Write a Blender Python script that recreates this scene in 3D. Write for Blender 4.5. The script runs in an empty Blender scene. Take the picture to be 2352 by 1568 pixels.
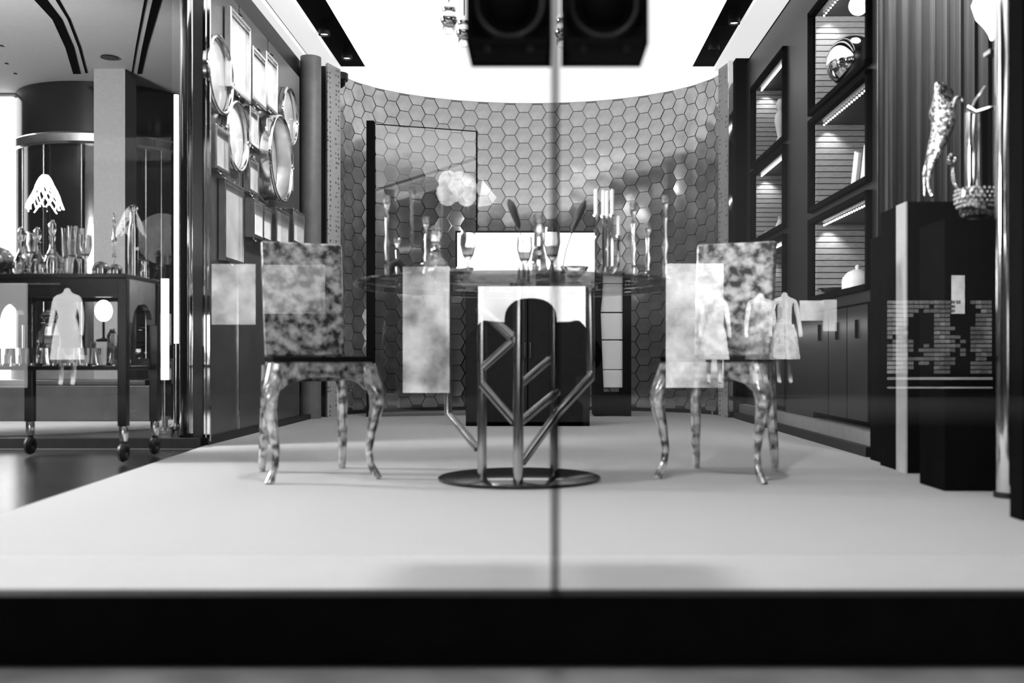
import bpy, bmesh, math, random
from mathutils import Vector, Matrix
random.seed(7)
sc = bpy.context.scene
col = sc.collection

# ------------------------------------------------------------------ camera, world, large lights, exposure
F = 2287.0; H = 0.48; VX, VY = 1240.0, 828.0          # focal length in px, eye height, vanishing point
cam_d = bpy.data.cameras.new('camera'); cam = bpy.data.objects.new('camera', cam_d); col.objects.link(cam)
cam.location = (0, 0, H); cam.rotation_euler = (math.pi/2, 0, 0)
cam_d.sensor_width = 36; cam_d.lens = 36*F/2352
cam_d.shift_x = -(VX-1176)/2352; cam_d.shift_y = (VY-784)/2352
cam_d.clip_start = 0.02; cam_d.clip_end = 200
cam_d.dof.use_dof = True; cam_d.dof.focus_distance = 7.6; cam_d.dof.aperture_fstop = 1.8
sc.camera = cam
w = bpy.data.worlds.new('world'); sc.world = w; w.use_nodes = True
w.node_tree.nodes['Background'].inputs[0].default_value = (.5, .5, .5, 1)
w.node_tree.nodes['Background'].inputs[1].default_value = 0.012
sc.view_settings.view_transform = 'Standard'; sc.view_settings.look = 'None'
sc.view_settings.exposure = 0.0; sc.view_settings.gamma = 1.0; sc.view_settings.use_curve_mapping = False
CEIL_GLOW = 1.15                                       # luminous stretch ceiling of the shop

def light(name, kind, loc, power, target=None, size=.1, size_y=None, spot=60, blend=.6):
    d = bpy.data.lights.new(name, kind); d.energy = power
    if kind == 'AREA':
        d.size = size
        if size_y: d.shape = 'RECTANGLE'; d.size_y = size_y
    else: d.shadow_soft_size = size
    if kind == 'SPOT': d.spot_size = math.radians(spot); d.spot_blend = blend
    o = bpy.data.objects.new(name, d); col.objects.link(o); o.location = loc
    if target is not None:
        o.rotation_euler = (Vector(target)-Vector(loc)).to_track_quat('-Z', 'Y').to_euler()
    return o
light('hall_fill', 'POINT', (-4.4, 4.6, 1.9), 1350, size=.3)  # unseen lamp added to brighten the hall
light('front_floor_spot', 'SPOT', (0.03, 2.3, 2.9), 400, (0.1, 2.6, 0), size=.08, spot=105, blend=.8)
light('mannequin_fill', 'AREA', (3.6, -9.9, 3.9), 14000, (3.6, -12.3, 1.0), size=3, size_y=.5)  # lamp added before the opposite shop to brighten its mannequins
light('mannequin_fill', 'AREA', (-7.6, -10.2, 3.9), 6000, (-7.6, -12.5, 1.0), size=1.6, size_y=.5)  # likewise added, for the left mannequin

light('kerb_fill', 'AREA', (0, 1.3, 3.3), 9, (0, 1.6, 0), size=4, size_y=.15)  # unseen lamp added to lift the pavement strip

# ------------------------------------------------------------------ helpers
def P(x, y, D):   # photo pixel at distance D
    return Vector(((x-VX)/F*D, D, H+(VY-y)/F*D))
def G(x, y, z=0): # photo pixel on a level plane
    D = (z-H)*F/(VY-y); return P(x, y, D)
def R(x, y, D=16.5): # photo pixel seen mirrored in the window glass (plane y = GL)
    p = P(x, y, D); return Vector((p.x, 2*GL-p.y, p.z))
GL = 2.0

def nodes(name):
    m = bpy.data.materials.new(name); m.use_nodes = True
    nt = m.node_tree; return m, nt, nt.nodes['Principled BSDF']
def mat(name, v, rough=.5, metal=0., var=0., scale=8., bump=0., spec=.5, v2=None, sharp=None, stretch=None):
    m, nt, b = nodes(name)
    b.inputs['Base Color'].default_value = (v, v, v, 1)
    b.inputs['Roughness'].default_value = rough; b.inputs['Metallic'].default_value = metal
    b.inputs['Specular IOR Level'].default_value = spec
    if var or bump or v2 is not None:
        tc = nt.nodes.new('ShaderNodeTexCoord'); mp = nt.nodes.new('ShaderNodeMapping')
        n = nt.nodes.new('ShaderNodeTexNoise'); n.inputs['Scale'].default_value = scale; n.inputs['Detail'].default_value = 5
        if stretch: mp.inputs['Scale'].default_value = stretch
        nt.links.new(tc.outputs['Object'], mp.inputs['Vector']); nt.links.new(mp.outputs['Vector'], n.inputs['Vector'])
        if var or v2 is not None:
            r = nt.nodes.new('ShaderNodeValToRGB')
            a, c = (v, v2) if v2 is not None else (v*(1-var), min(1, v*(1+var)))
            r.color_ramp.elements[0].color = (a, a, a, 1); r.color_ramp.elements[1].color = (c, c, c, 1)
            lo, hi = sharp or (.3, .7)
            r.color_ramp.elements[0].position = lo; r.color_ramp.elements[1].position = hi
            nt.links.new(n.outputs['Fac'], r.inputs['Fac']); nt.links.new(r.outputs['Color'], b.inputs['Base Color'])
        if bump:
            bp = nt.nodes.new('ShaderNodeBump'); bp.inputs['Strength'].default_value = bump; bp.inputs['Distance'].default_value = .01
            nt.links.new(n.outputs['Fac'], bp.inputs['Height']); nt.links.new(bp.outputs['Normal'], b.inputs['Normal'])
    return m
def emit(name, s, v=1.):
    m, nt, b = nodes(name)
    b.inputs['Base Color'].default_value = (.6, .6, .6, 1)
    b.inputs['Emission Color'].default_value = (v, v, v, 1); b.inputs['Emission Strength'].default_value = s
    return m
def glow(name, s, lo=.45, scale=.9):   # lit shop window: uneven brightness of the goods behind it
    m, nt, b = nodes(name)
    b.inputs['Base Color'].default_value = (.02, .02, .02, 1)
    tc = nt.nodes.new('ShaderNodeTexCoord'); n = nt.nodes.new('ShaderNodeTexNoise'); n.inputs['Scale'].default_value = scale; n.inputs['Detail'].default_value = 3
    mr = nt.nodes.new('ShaderNodeMapRange'); mr.inputs['From Min'].default_value = .35; mr.inputs['From Max'].default_value = .65
    mr.inputs['To Min'].default_value = s*lo; mr.inputs['To Max'].default_value = s*1.2
    nt.links.new(tc.outputs['Object'], n.inputs['Vector']); nt.links.new(n.outputs['Fac'], mr.inputs['Value']); nt.links.new(mr.outputs['Result'], b.inputs['Emission Strength'])
    b.inputs['Emission Color'].default_value = (1, 1, 1, 1)
    return m
def pane(name, tint, lo, boost):   # thin clear pane: see-through with mirror reflection growing at grazing angles
    m = bpy.data.materials.new(name); m.use_nodes = True; nt = m.node_tree; nt.nodes.clear()
    out = nt.nodes.new('ShaderNodeOutputMaterial'); mix = nt.nodes.new('ShaderNodeMixShader')
    t = nt.nodes.new('ShaderNodeBsdfTransparent'); t.inputs[0].default_value = (tint, tint, tint, 1)
    g = nt.nodes.new('ShaderNodeBsdfGlossy'); g.inputs['Roughness'].default_value = 0.0; g.inputs[0].default_value = (1, 1, 1, 1)
    fr = nt.nodes.new('ShaderNodeFresnel'); fr.inputs[0].default_value = 1.5
    ma = nt.nodes.new('ShaderNodeMath'); ma.operation = 'MULTIPLY_ADD'; ma.inputs[1].default_value = boost; ma.inputs[2].default_value = lo
    ma.use_clamp = True
    nt.links.new(fr.outputs[0], ma.inputs[0]); nt.links.new(ma.outputs[0], mix.inputs[0])
    nt.links.new(t.outputs[0], mix.inputs[1]); nt.links.new(g.outputs[0], mix.inputs[2]); nt.links.new(mix.outputs[0], out.inputs[0])
    return m
def crystal(name, ior=1.5, v=1.):
    m, nt, b = nodes(name)
    b.inputs['Base Color'].default_value = (v, v, v, 1); b.inputs['Roughness'].default_value = .0
    b.inputs['Transmission Weight'].default_value = 1; b.inputs['IOR'].default_value = ior
    return m
M = {}
M['carpet'] = mat('carpet', .24, .95, var=.10, scale=260, bump=.25)
M['dark_floor'] = mat('dark_floor', .014, .2, var=.3, scale=3)
M['hall_floor'] = mat('hall_floor', .16, .3, var=.15, scale=4)
M['rug'] = mat('rug', .55, .9, var=.1, scale=80)
M['white'] = mat('white_paint', .78, .6, var=.02, scale=20)
M['hall_white'] = mat('hall_paint', .42, .7, var=.05, scale=30)
M['pale'] = mat('lit_side_tone', .36, .6, var=.05, scale=20)  # plinth side only: tone imitates light falling on it
M['black'] = mat('black_paint', .008, .45, var=.3, scale=20, spec=.25)
M['gloss_black'] = mat('gloss_black', .006, .15, var=.3, scale=6)
M['matte_black'] = mat('matte_black', .003, .9, spec=.02, var=.2, scale=30)
M['grey'] = mat('grey_paint', .13, .5, var=.12, scale=12)
M['grey_col'] = mat('grey_column', .21, .6, var=.06, scale=40)
M['wallgrey'] = mat('display_wall_grey', .045, .25, var=.15, scale=6)
M['tile'] = mat('hexagon_tile', .40, .08, .72, var=.22, scale=7, bump=.05)
M['grout'] = mat('glossy_grout', .13, .10, 1., var=.1, scale=20)
M['chrome'] = mat('chrome', .85, .06, 1., var=.06, scale=9)
M['silver'] = mat('silver', .78, .16, 1., var=.1, scale=20)
M['steel'] = mat('polished_steel', .75, .07, 1., var=.05, scale=3, bump=.35, stretch=(1, 1, .25))
M['table_steel'] = mat('table_steel', .42, .12, 1., var=.1, scale=12)
M['shell'] = mat('mottled_veneer', .03, .2, .5, v2=.55, scale=24, sharp=(.38, .66))
M['shell_leg'] = mat('mottled_leg', .10, .12, .75, v2=.8, scale=26, sharp=(.36, .58))
M['slat'] = mat('shelf_slat', .34, .45, var=.2, scale=30, stretch=(1, 1, 8))
M['cab'] = mat('cabinet_dark', .009, .4, var=.25, scale=8)
M['curtain'] = mat('dark_curtain', .035, .75, var=.2, scale=30, stretch=(1, 1, .1))
M['glow_ceiling'] = emit('luminous_ceiling', CEIL_GLOW)
M['glow_side'] = emit('side_strip_glow', CEIL_GLOW*.72)  # plain white strips given emission to match the luminous middle
M['led'] = emit('led', 6)
M['lamp'] = emit('lamp_glow', 14)
M['softlamp'] = emit('soft_lamp_glow', 3.2)
M['lightbox'] = emit('lightbox_face', 2.2)
M['window_glass'] = pane('window_glass', .97, .055, .9)
M['smoked'] = pane('smoked_glass', .62, .01, .8)
M['clear'] = pane('clear_glass', .96, .02, 1.0)
M['crystal'] = crystal('crystal', 1.55)
M['candle'] = mat('candle_wax', .8, .5, var=.04, scale=12)
M['porcelain'] = mat('white_porcelain', .85, .25, var=.03, scale=12)
M['joint'] = pane('silicone_joint', .5, .03, .3)
M['pave'] = mat('pavement', .30, .35, var=.35, scale=5)
M['dust'] = mat('sill_black', .004, .8, spec=.1, var=.3, scale=15)
M['plate'] = mat('pale_tray', .62, .18, .35, var=.15, scale=5)
M['leaf'] = mat('dark_leaf', .02, .4, var=.3, scale=20)
M['skin'] = mat('mannequin_white', .8, .4, var=.02, scale=10)
M['cloth_dark'] = mat('dark_cloth', .03, .8, var=.5, scale=15)
M['cloth_mid'] = mat('patterned_cloth', .06, .8, v2=.5, scale=14, sharp=(.42, .6))
M['sign3'] = glow('lit_sign', 2.7, .75); M['sign6'] = glow('lit_window', 5.5, .25, 1.6); M['sign9'] = glow('bright_window', 9.0, .8)
M['cafe'] = glow('cafe_window', 1.3, .1, 2)

class MB:
    def __init__(s): s.v = []; s.f = []
    def add(s, vs, fs):
        o = len(s.v); s.v += [tuple(p) for p in vs]; s.f += [tuple(i+o for i in f) for f in fs]; return s
    def box(s, x0, x1, y0, y1, z0, z1):
        v = [(x, y, z) for x in (x0, x1) for y in (y0, y1) for z in (z0, z1)]
        return s.add(v, [(0,1,3,2), (4,6,7,5), (0,4,5,1), (2,3,7,6), (0,2,6,4), (1,5,7,3)])
    def cbox(s, c, sx, sy, sz):
        return s.box(c[0]-sx/2, c[0]+sx/2, c[1]-sy/2, c[1]+sy/2, c[2]-sz/2, c[2]+sz/2)
    def prism(s, pts, d):   # closed outline (3d points) pushed by vector d
        n = len(pts); d = Vector(d); a = [Vector(p) for p in pts]
        return s.add(a+[p+d for p in a], [tuple(range(n-1, -1, -1)), tuple(range(n, 2*n))]+[(i, (i+1) % n, n+(i+1) % n, n+i) for i in range(n)])
    def lathe(s, prof, c=(0, 0, 0), seg=24, sx=1, sy=1):   # (r, z) profile round the z axis; end caps
        vs = []; n = len(prof)
        for r, z in prof:
            for k in range(seg):
                a = 2*math.pi*k/seg; vs.append((c[0]+r*sx*math.cos(a), c[1]+r*sy*math.sin(a), c[2]+z))
        fs = [(i*seg+k, i*seg+(k+1) % seg, (i+1)*seg+(k+1) % seg, (i+1)*seg+k) for i in range(n-1) for k in range(seg)]
        fs += [tuple(range(seg-1, -1, -1)), tuple((n-1)*seg+k for k in range(seg))]
        return s.add(vs, fs)
    def sphere(s, c, r, seg=14, ring=8, sz=1):
        return s.lathe([(max(1e-4, r*math.sin(math.pi*i/ring)), -r*sz*math.cos(math.pi*i/ring)) for i in range(ring+1)], c, seg)
    def tube(s, pts, rad, seg=10):
        pts = [Vector(p) for p in pts]; n = len(pts)
        if not hasattr(rad, '__len__'): rad = [rad]*n
        up = None; vs = []
        for i, p in enumerate(pts):
            t = (pts[min(i+1, n-1)]-pts[max(i-1, 0)]).normalized()
            if up is None: up = t.orthogonal().normalized()
            up = (up-t*up.dot(t)).normalized(); b = t.cross(up)
            for k in range(seg):
                a = 2*math.pi*k/seg; vs.append(p+(up*math.cos(a)+b*math.sin(a))*rad[i])
        fs = [(i*seg+k, i*seg+(k+1) % seg, (i+1)*seg+(k+1) % seg, (i+1)*seg+k) for i in range(n-1) for k in range(seg)]
        fs += [tuple(range(seg-1, -1, -1)), tuple((n-1)*seg+k for k in range(seg))]
        return s.add(vs, fs)
    def torus(s, c, r0, r1, axis='z', seg=32, sec=8, sy=1):
        pts = []
        for i in range(seg):
            a = 2*math.pi*i/seg
            for k in range(sec):
                b = 2*math.pi*k/sec; rr = r0+r1*math.cos(b); u, v_, h = rr*math.cos(a), rr*math.sin(a)*sy, r1*math.sin(b)
                p = {'z': (u, v_, h), 'x': (h, u, v_), 'y': (u, h, v_)}[axis]
                pts.append((c[0]+p[0], c[1]+p[1], c[2]+p[2]))
        return s.add(pts, [(i*sec+k, ((i+1) % seg)*sec+k, ((i+1) % seg)*sec+(k+1) % sec, i*sec+(k+1) % sec) for i in range(seg) for k in range(sec)])
    def mesh(s, name, m, smooth=False):
        me = bpy.data.meshes.new(name); me.from_pydata(s.v, [], s.f)
        bm = bmesh.new(); bm.from_mesh(me); bmesh.ops.recalc_face_normals(bm, faces=bm.faces); bm.to_mesh(me); bm.free()
        me.materials.append(M[m])
        if smooth:
            for p in me.polygons: p.use_smooth = True
            if hasattr(me, 'set_sharp_from_angle'): me.set_sharp_from_angle(angle=math.radians(38))
        return me
    def build(s, name, m, parent=None, smooth=False, bevel=0, label=None):
        o = bpy.data.objects.new(name, s.mesh(name, m, smooth)); col.objects.link(o)
        if parent is not None: o.parent = parent
        if bevel:
            b = o.modifiers.new('bevel', 'BEVEL'); b.width = bevel; b.segments = 2; b.limit_method = 'ANGLE'
        if label: o['label'] = label
        return o
def tag(o, label, cat, group=None):
    o['label'] = label; o['category'] = cat
    if group: o['group'] = group
    return o
def thing(name, label, cat, loc=(0, 0, 0), rz=0, group=None):
    o = bpy.data.objects.new(name, None); col.objects.link(o); o.empty_display_size = .05
    o.location = loc; o.rotation_euler = (0, 0, rz)
    return tag(o, label, cat, group)
def solo(name, mb, m, label, cat, loc, rz=0, group=None, smooth=True, bevel=0):
    o = mb.build(name, m, None, smooth, bevel); o.location = loc; o.rotation_euler = (0, 0, rz)
    return tag(o, label, cat, group)
def struct(name, mb, m, smooth=False):
    o = mb.build(name, m, None, smooth); o['kind'] = 'structure'; return o
def dup(root, loc, rz=0, label=None):
    def cp(o, par):
        c = o.copy(); col.objects.link(c); c.parent = par
        for ch in [x for x in col.objects if x.parent == o]: cp(ch, c)
        return c
    r = cp(root, None); r.location = loc; r.rotation_euler = (0, 0, rz)
    if label: r['label'] = label
    return r
def skin(name, verts, edges, m, parent=None, sub=2):
    me = bpy.data.meshes.new(name); me.from_pydata([v[:3] for v in verts], edges, [])
    me.materials.append(M[m]); o = bpy.data.objects.new(name, me); col.objects.link(o)
    o.modifiers.new('skin', 'SKIN').use_smooth_shade = True
    for i, v in enumerate(verts):
        d = me.skin_vertices[0].data[i]; d.radius = (v[3], v[4] if len(v) > 4 else v[3]); d.use_root = (i == 0)
    s = o.modifiers.new('sub', 'SUBSURF'); s.levels = sub; s.render_levels = sub
    if parent is not None: o.parent = parent
    return o

# ------------------------------------------------------------------ floors
ZC = 3.0
floor = struct('floor', MB().prism([(-1.6, 2.03, -.03), (2.6, 2.03, -.03), (2.6, 10, -.03), (-1.9, 10, -.03), (-1.9, 5.7, -.03), (-1.69, 3.12, -.03)], (0, 0, .03)), 'carpet')
struct('floor_dark', MB().prism([(-8, 2.03, -.06), (-1.55, 2.03, -.06), (-1.65, 3.12, -.06), (-1.9, 5.5, -.06), (-8, 5.5, -.06)], (0, 0, .052)), 'dark_floor')
struct('floor_hall', MB().box(-9, -1.9, 5.5, 13, -.06, -.006), 'hall_floor')
struct('floor_mall', MB().box(-12, 12, -14, .9, -.16, -.125), 'matte_black')
struct('floor_kerb', MB().box(-12, 12, .9, 1.99, -.16, -.125), 'pave')
solo('round_rug', MB().lathe([(1.35, 0), (1.35, .012)], seg=48), 'rug', 'pale round rug on the hall floor behind the black trolley', 'rug', (-3.95, 7.55, -.006))
struct('wall_subfloor', MB().box(-8, 8, 2.0, 2.06, -.16, -.03), 'dust')

# ------------------------------------------------------------------ ceiling
EC, EA, EB = -.09, 1.72, 1.25; ED = 8.5               # plan of the curved back wall
def ell(a): return EC+EA*math.cos(a), ED+EB*math.sin(a)
arc = [ell(math.radians(12+156*i/40)) for i in range(41)]
outl = [(-1.497, 1.9), (1.308, 1.9), (1.308, 8.67), (1.75, 8.67), (1.75, 8.94)]+[p for p in arc if p[1] > 8.95]+[(-1.95, 8.94), (-1.95, 8.67), (-1.497, 8.67)]
lum = MB().prism([(x, y, ZC) for x, y in outl], (0, 0, .04)).build('ceiling', 'glow_ceiling'); lum['kind'] = 'structure'
for x0, x1 in ((1.516, 1.744), (1.786, 2.06), (-1.914, -1.732), (-2.12, -1.95)):
    MB().box(x0, x1, 1.9, 8.67, ZC, ZC+.04).build('ceiling_panel', 'glow_side', lum)
for x0, x1, n in ((1.308, 1.516, 'light_slot'), (1.744, 1.786, 'light_slot'), (-1.732, -1.497, 'light_slot'), (-1.95, -1.914, 'light_slot')):
    MB().box(x0-.02, x1+.02, 1.9, 8.69, ZC+.09, ZC+.12).build(n, 'matte_black', lum)
struct('wall_cove', MB().box(-2.2, -2.14, 6.1, 8.5, 2.3, 3.15), 'matte_black')
hall_ceiling = struct('ceiling_hall', MB().box(-9, -2.2, 4.2, 12, ZC, ZC+.04), 'hall_white')
def ribbon(pa, pb, name='light_slot'):
    a = [G(x, y, ZC-.004) for x, y in pa]; b = [G(x, y, ZC-.004) for x, y in pb]
    mb = MB(); n = len(a)
    mb.add(a+b+[p+Vector((0, 0, .003)) for p in a+b], [(i, i+1, n+i+1, n+i) for i in range(n-1)]+[(2*n+i, 2*n+i+1, 3*n+i+1, 3*n+i) for i in range(n-1)])
    return mb.build(name, 'matte_black', hall_ceiling)
ribbon([(60, -20), (120, 45), (150, 110), (168, 170)], [(92, -20), (142, 45), (170, 110), (185, 170)])
ribbon([(115, -20), (155, 45), (180, 110), (196, 168)], [(124, -20), (161, 45), (186, 110), (201, 168)])
ribbon([(335, -20), (323, 45), (311, 110), (302, 168)], [(341, -20), (328, 45), (315, 110), (305, 168)])
ribbon([(355, -20), (340, 45), (326, 110), (315, 170)], [(377, -20), (358, 45), (339, 110), (325, 170)])
p = G(251, 130, ZC); MB().lathe([(.07, -.012), (.066, -.002)], (p.x, p.y, ZC), 24).build('ceiling_grille', 'black', hall_ceiling)
for q in ((3, 104), (15, 145), (35, 168)):
    p = G(q[0], q[1], ZC); MB().lathe([(.014, -.01), (.014, 0)], (p.x, p.y, ZC), 12).build('sprinkler_cap', 'black', hall_ceiling)

# spot lamps in the ceiling slots
for k, (x, y, lab) in enumerate(((745, 78, 'left black ceiling slot, nearer of its two'), (797, 133, 'left black ceiling slot, farther of its two'), (1686, 52, 'right black ceiling slot, nearer of its two'), (1640, 112, 'right black ceiling slot, farther of its two'))):
    p = G(x, y, ZC)
    t = thing('spot_lamp', 'small round spot lamp in the '+lab, 'spot lamp', (p.x, p.y, ZC-.01), 0, 'spot lamps in the ceiling slots')
    MB().lathe([(.03, .1), (.045, .06), (.045, .0), (.036, .0), (.03, .04)], seg=18).build('housing', 'black', t, True)
    MB().lathe([(.03, .012), (.03, .02)], seg=16).build('lens', 'led' if k != 3 else 'grey', t)
light('ceiling_spot', 'SPOT', (-1.6, 7.6, 2.95), 40, (-.9, 8.2, 0), size=.04, spot=60)
light('ceiling_spot', 'SPOT', (1.4, 7.6, 2.95), 70, (.9, 8.0, 0), size=.04, spot=60)
light('ceiling_spot', 'SPOT', (0, 7.0, 2.95), 60, (-.05, 6.9, 0), size=.04, spot=50)
for x, y, lab in ((671, 172, 'nearer black dome camera under the ceiling, above the trays'), (779, 172, 'black dome camera under the ceiling at the tiled wall end')):
    p = G(x, y, ZC-.01)
    t = thing('dome_camera', lab, 'camera', (p.x, p.y, ZC-.02))
    MB().lathe([(.075, -.04), (.078, -.03), (.078, .02)], seg=24).build('housing', 'black', t, True)
    MB().lathe([(.002, -.105), (.03, -.1), (.05, -.08), (.06, -.04)], seg=24).build('dome', 'gloss_black', t, True)

# ------------------------------------------------------------------ curved back wall with hexagon tiles
wb = MB()
pa = [ell(math.radians(2+176*i/64)) for i in range(65)]
pb = [(EC+(EA+.08)*math.cos(math.radians(2+176*i/64)), ED+(EB+.08)*math.sin(math.radians(2+176*i/64))) for i in range(65)]
n = len(pa)
wb.add([(x, y, 0) for x, y in pa]+[(x, y, ZC+.03) for x, y in pa], [(i, i+1, n+i+1, n+i) for i in range(n-1)])
wb.add([(x, y, 0) for x, y in pb]+[(x, y, ZC+.03) for x, y in pb], [(i, i+1, n+i+1, n+i) for i in range(n-1)])
wall_back = struct('wall_back', wb, 'grout', True)
# arc-length table
tab = []; s = 0; prev = None
for i in range(2001):
    a = math.radians(4+172*i/2000); q = ell(a)
    if prev: s += math.hypot(q[0]-prev[0], q[1]-prev[1])
    tab.append((s, a)); prev = q
S = s; HR = .0865
hexm = MB().prism([(HR*.955*math.cos(math.pi/3*k), 0, HR*.955*math.sin(math.pi/3*k)) for k in range(6)], (0, -.008, 0)).mesh('tile', 'tile')
spots = []
ncol = int(S/(1.5*HR)); j = 0
for c in range(ncol):
    sc_ = (c+.5)*S/ncol
    while tab[j][0] < sc_: j += 1
    a = tab[j][1]; x, y = ell(a)
    nx, ny = math.cos(a)/EA, math.sin(a)/EB; l = math.hypot(nx, ny); nx /= l; ny /= l
    rz = math.atan2(ny, nx)-math.pi/2
    r = 0
    while True:
        z = .06+r*math.sqrt(3)*HR+(c % 2)*math.sqrt(3)/2*HR
        if z > ZC+.02: break
        px = VX+x/y*F; py = VY-(z-H)/y*F
        hidden = (1060 < px < 1360 and py > 540) or py > 900
        spots.append((hidden, -abs(math.sin(a)), x-nx*.001, y-ny*.001, z, rz)); r += 1
spots.sort()
rest = MB()
for k, (_, _, x, y, z, rz) in enumerate(spots):
    if k < 300:
        o = bpy.data.objects.new('tile', hexm); col.objects.link(o); o.parent = wall_back
        o.location = (x, y, z); o.rotation_euler = (random.uniform(-.006, .006), 0, rz+random.uniform(-.006, .006))
    else:
        Mx = Matrix.Translation((x, y, z)) @ Matrix.Rotation(rz+random.uniform(-.006, .006), 4, 'Z') @ Matrix.Rotation(random.uniform(-.006, .006), 4, 'X')
        rest.add([Mx @ v.co for v in hexm.vertices], [tuple(p.vertices) for p in hexm.polygons])
o = rest.build('tile_field', 'tile', wall_back); o['kind'] = 'stuff'
# plain wall ends beside the curve
m, nt, b = nodes('dotted_board'); M['dots'] = m
tc = nt.nodes.new('ShaderNodeTexCoord'); vo = nt.nodes.new('ShaderNodeTexVoronoi'); vo.inputs['Scale'].default_value = 24; vo.inputs['Randomness'].default_value = .35
rp = nt.nodes.new('ShaderNodeValToRGB'); rp.color_ramp.elements[0].color = (.05, .05, .05, 1); rp.color_ramp.elements[1].color = (.38, .38, .38, 1)
rp.color_ramp.elements[0].position = .2; rp.color_ramp.elements[1].position = .3
nt.links.new(tc.outputs['Object'], vo.inputs['Vector']); nt.links.new(vo.outputs['Distance'], rp.inputs['Fac']); nt.links.new(rp.outputs['Color'], b.inputs['Base Color'])
struct('trim_1', MB().prism([P(752, 828, 8.42).xy.to_3d(), P(782, 828, 8.62).xy.to_3d(), P(780, 828, 8.66).xy.to_3d(), P(748, 828, 8.46).xy.to_3d()], (0, 0, ZC)), 'dots')
struct('trim_2', MB().prism([P(1650, 828, 8.62).xy.to_3d(), P(1672, 828, 8.42).xy.to_3d(), P(1675, 828, 8.46).xy.to_3d(), P(1653, 828, 8.66).xy.to_3d()], (0, 0, ZC)), 'dots')
struct('trim_3', MB().box(P(1673, 0, 8.38).x, P(1689, 0, 8.38).x, 8.36, 8.42, .05, ZC), 'steel')
struct('wall_end_right', MB().box(P(1690, 0, 8.3).x, 3.0, 8.3, 8.4, 0, ZC+.1), 'matte_black')
struct('wall_end_left', MB().box(-2.06, P(752, 0, 8.55).x, 8.52, 8.6, 0, ZC), 'black')
struct('wall_pilaster', MB().lathe([(.085, 0), (.085, ZC)], (P(712, 0, 8.25).x, 8.28, 0), 24), 'grey', True)
struct('baseboard_back', MB().prism([(x, y-.02, 0) for x, y in pa[4:-4]]+[(x, y-.005, 0) for x, y in reversed(pa[4:-4])], (0, 0, .035)), 'black')
gs = thing('glass_screen', 'clear glass screen with a thick black upright before the hexagon wall', 'screen', (0, 0, 0))
MB().box(P(846, 0, 8.6).x, P(863, 0, 8.6).x, 8.50, 8.58, 0, P(0, 283, 8.6).z).build('upright', 'matte_black', gs)
ga, gb = P(864, 828, 8.52), P(1095, 828, 8.79); gh = P(0, 285, 8.52).z
MB().prism([(ga.x, ga.y, .02), (gb.x, gb.y, .02), (gb.x, gb.y, gh), (ga.x, ga.y, gh)], (0, .008, 0)).build('pane', 'clear', gs)
MB().tube([(ga.x, ga.y, gh), (gb.x, gb.y, gh)], .0045, 6).build('top_edge', 'matte_black', gs)
MB().tube([(gb.x, gb.y, .02), (gb.x, gb.y, gh)], .0075, 6).build('end_edge', 'matte_black', gs)

# ------------------------------------------------------------------ left display wall and its trays
LW = -1.92
dw = struct('wall_left', MB().box(LW-.06, LW, 5.68, 7.95, .03, 2.74), 'wallgrey')
MB().box(LW-.01, LW+.035, 5.66, 8.3, 0, .04).build('base_rail', 'black', dw)
for D in (5.67, 6.33, 7.0):
    MB().box(LW, LW+.006, D, D+.012, .04, 2.74).build('joint_strip', 'chrome', dw)
def tray(cx, y0, y1, rnd, wpx, lab, deep=.03, mt='plate'):
    D = -(LW+.03)*F/(VX-cx); zc = H+(VY-(y0+y1)/2)/F*D; h = (y1-y0)/2/F*D
    t = thing('wall_tray', lab, 'tray', (LW+.004, D, zc), 0, 'silver trays hung on the left wall')
    if rnd:
        MB().lathe([(h*.96, 0), (h*.9, 0.004)], seg=40).build('plate', mt, t, True).rotation_euler = (0, math.pi/2, 0)
        MB().torus((deep, 0, 0), h-.012, .012, 'x', 44, 8).build('rim', 'silver', t, True)
        r2 = MB()
        vs = []
        r2.add([(q, (h-.006)*math.cos(a), (h-.006)*math.sin(a)) for q in (0, deep) for a in [2*math.pi*i/44 for i in range(44)]], [(i, (i+1) % 44, 44+(i+1) % 44, 44+i) for i in range(44)])
        r2.build('side_band', 'silver', t, True)
        for s_ in (-1, 1):
            MB().torus((deep+.004, s_*(h-.004), 0), .02, .006, 'x', 16, 6).build('handle', 'chrome', t, True)
    else:
        wd = wpx/2
        MB().box(.006, .014, -wd, wd, -h, h).build('plate', mt, t)
        fr = MB()
        for s_ in (-1, 1):
            fr.box(0, deep+.012, s_*wd-.012, s_*wd+.012, -h-.012, h+.012); fr.box(0, deep+.012, -wd, wd, s_*h-.012, s_*h+.012)
        fr.build('rim', 'silver', t, bevel=.004)
        for s_ in (-1, 1):
            MB().tube([(deep*.5, -.03, s_*(h+.01)), (deep*.5+.02, -.025, s_*(h+.028)), (deep*.5+.02, .025, s_*(h+.028)), (deep*.5, .03, s_*(h+.01))], .005, 6).build('handle', 'chrome', t, True)
    return t
tray(505, 82, 262, 1, 0, 'large round silver tray at the top left of the tray wall')
tray(549, 45, 215, 0, .40, 'tall rectangular tray high on the wall, right of the large round tray')
tray(592, 125, 238, 0, .30, 'upper rectangular tray, nearer of the two side by side below the ceiling')
tray(621, 135, 252, 0, .28, 'upper rectangular tray, farther of the two side by side below the ceiling')
tray(665, 200, 335, 1, 0, 'round silver tray farthest along the wall beneath the dome camera')
tray(545, 232, 395, 1, 0, 'round silver tray below the tall rectangular tray')
tray(507, 300, 390, 0, .24, 'small rectangular tray directly below the large round tray')
tray(580, 255, 332, 0, .18, 'narrow rectangular tray between the middle round trays')
tray(619, 265, 465, 1, 0, 'largest round tray with deep banded side in the middle of the wall', .11)
tray(579, 370, 442, 0, .2, 'narrow low rectangular tray left of the largest round tray')
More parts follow.
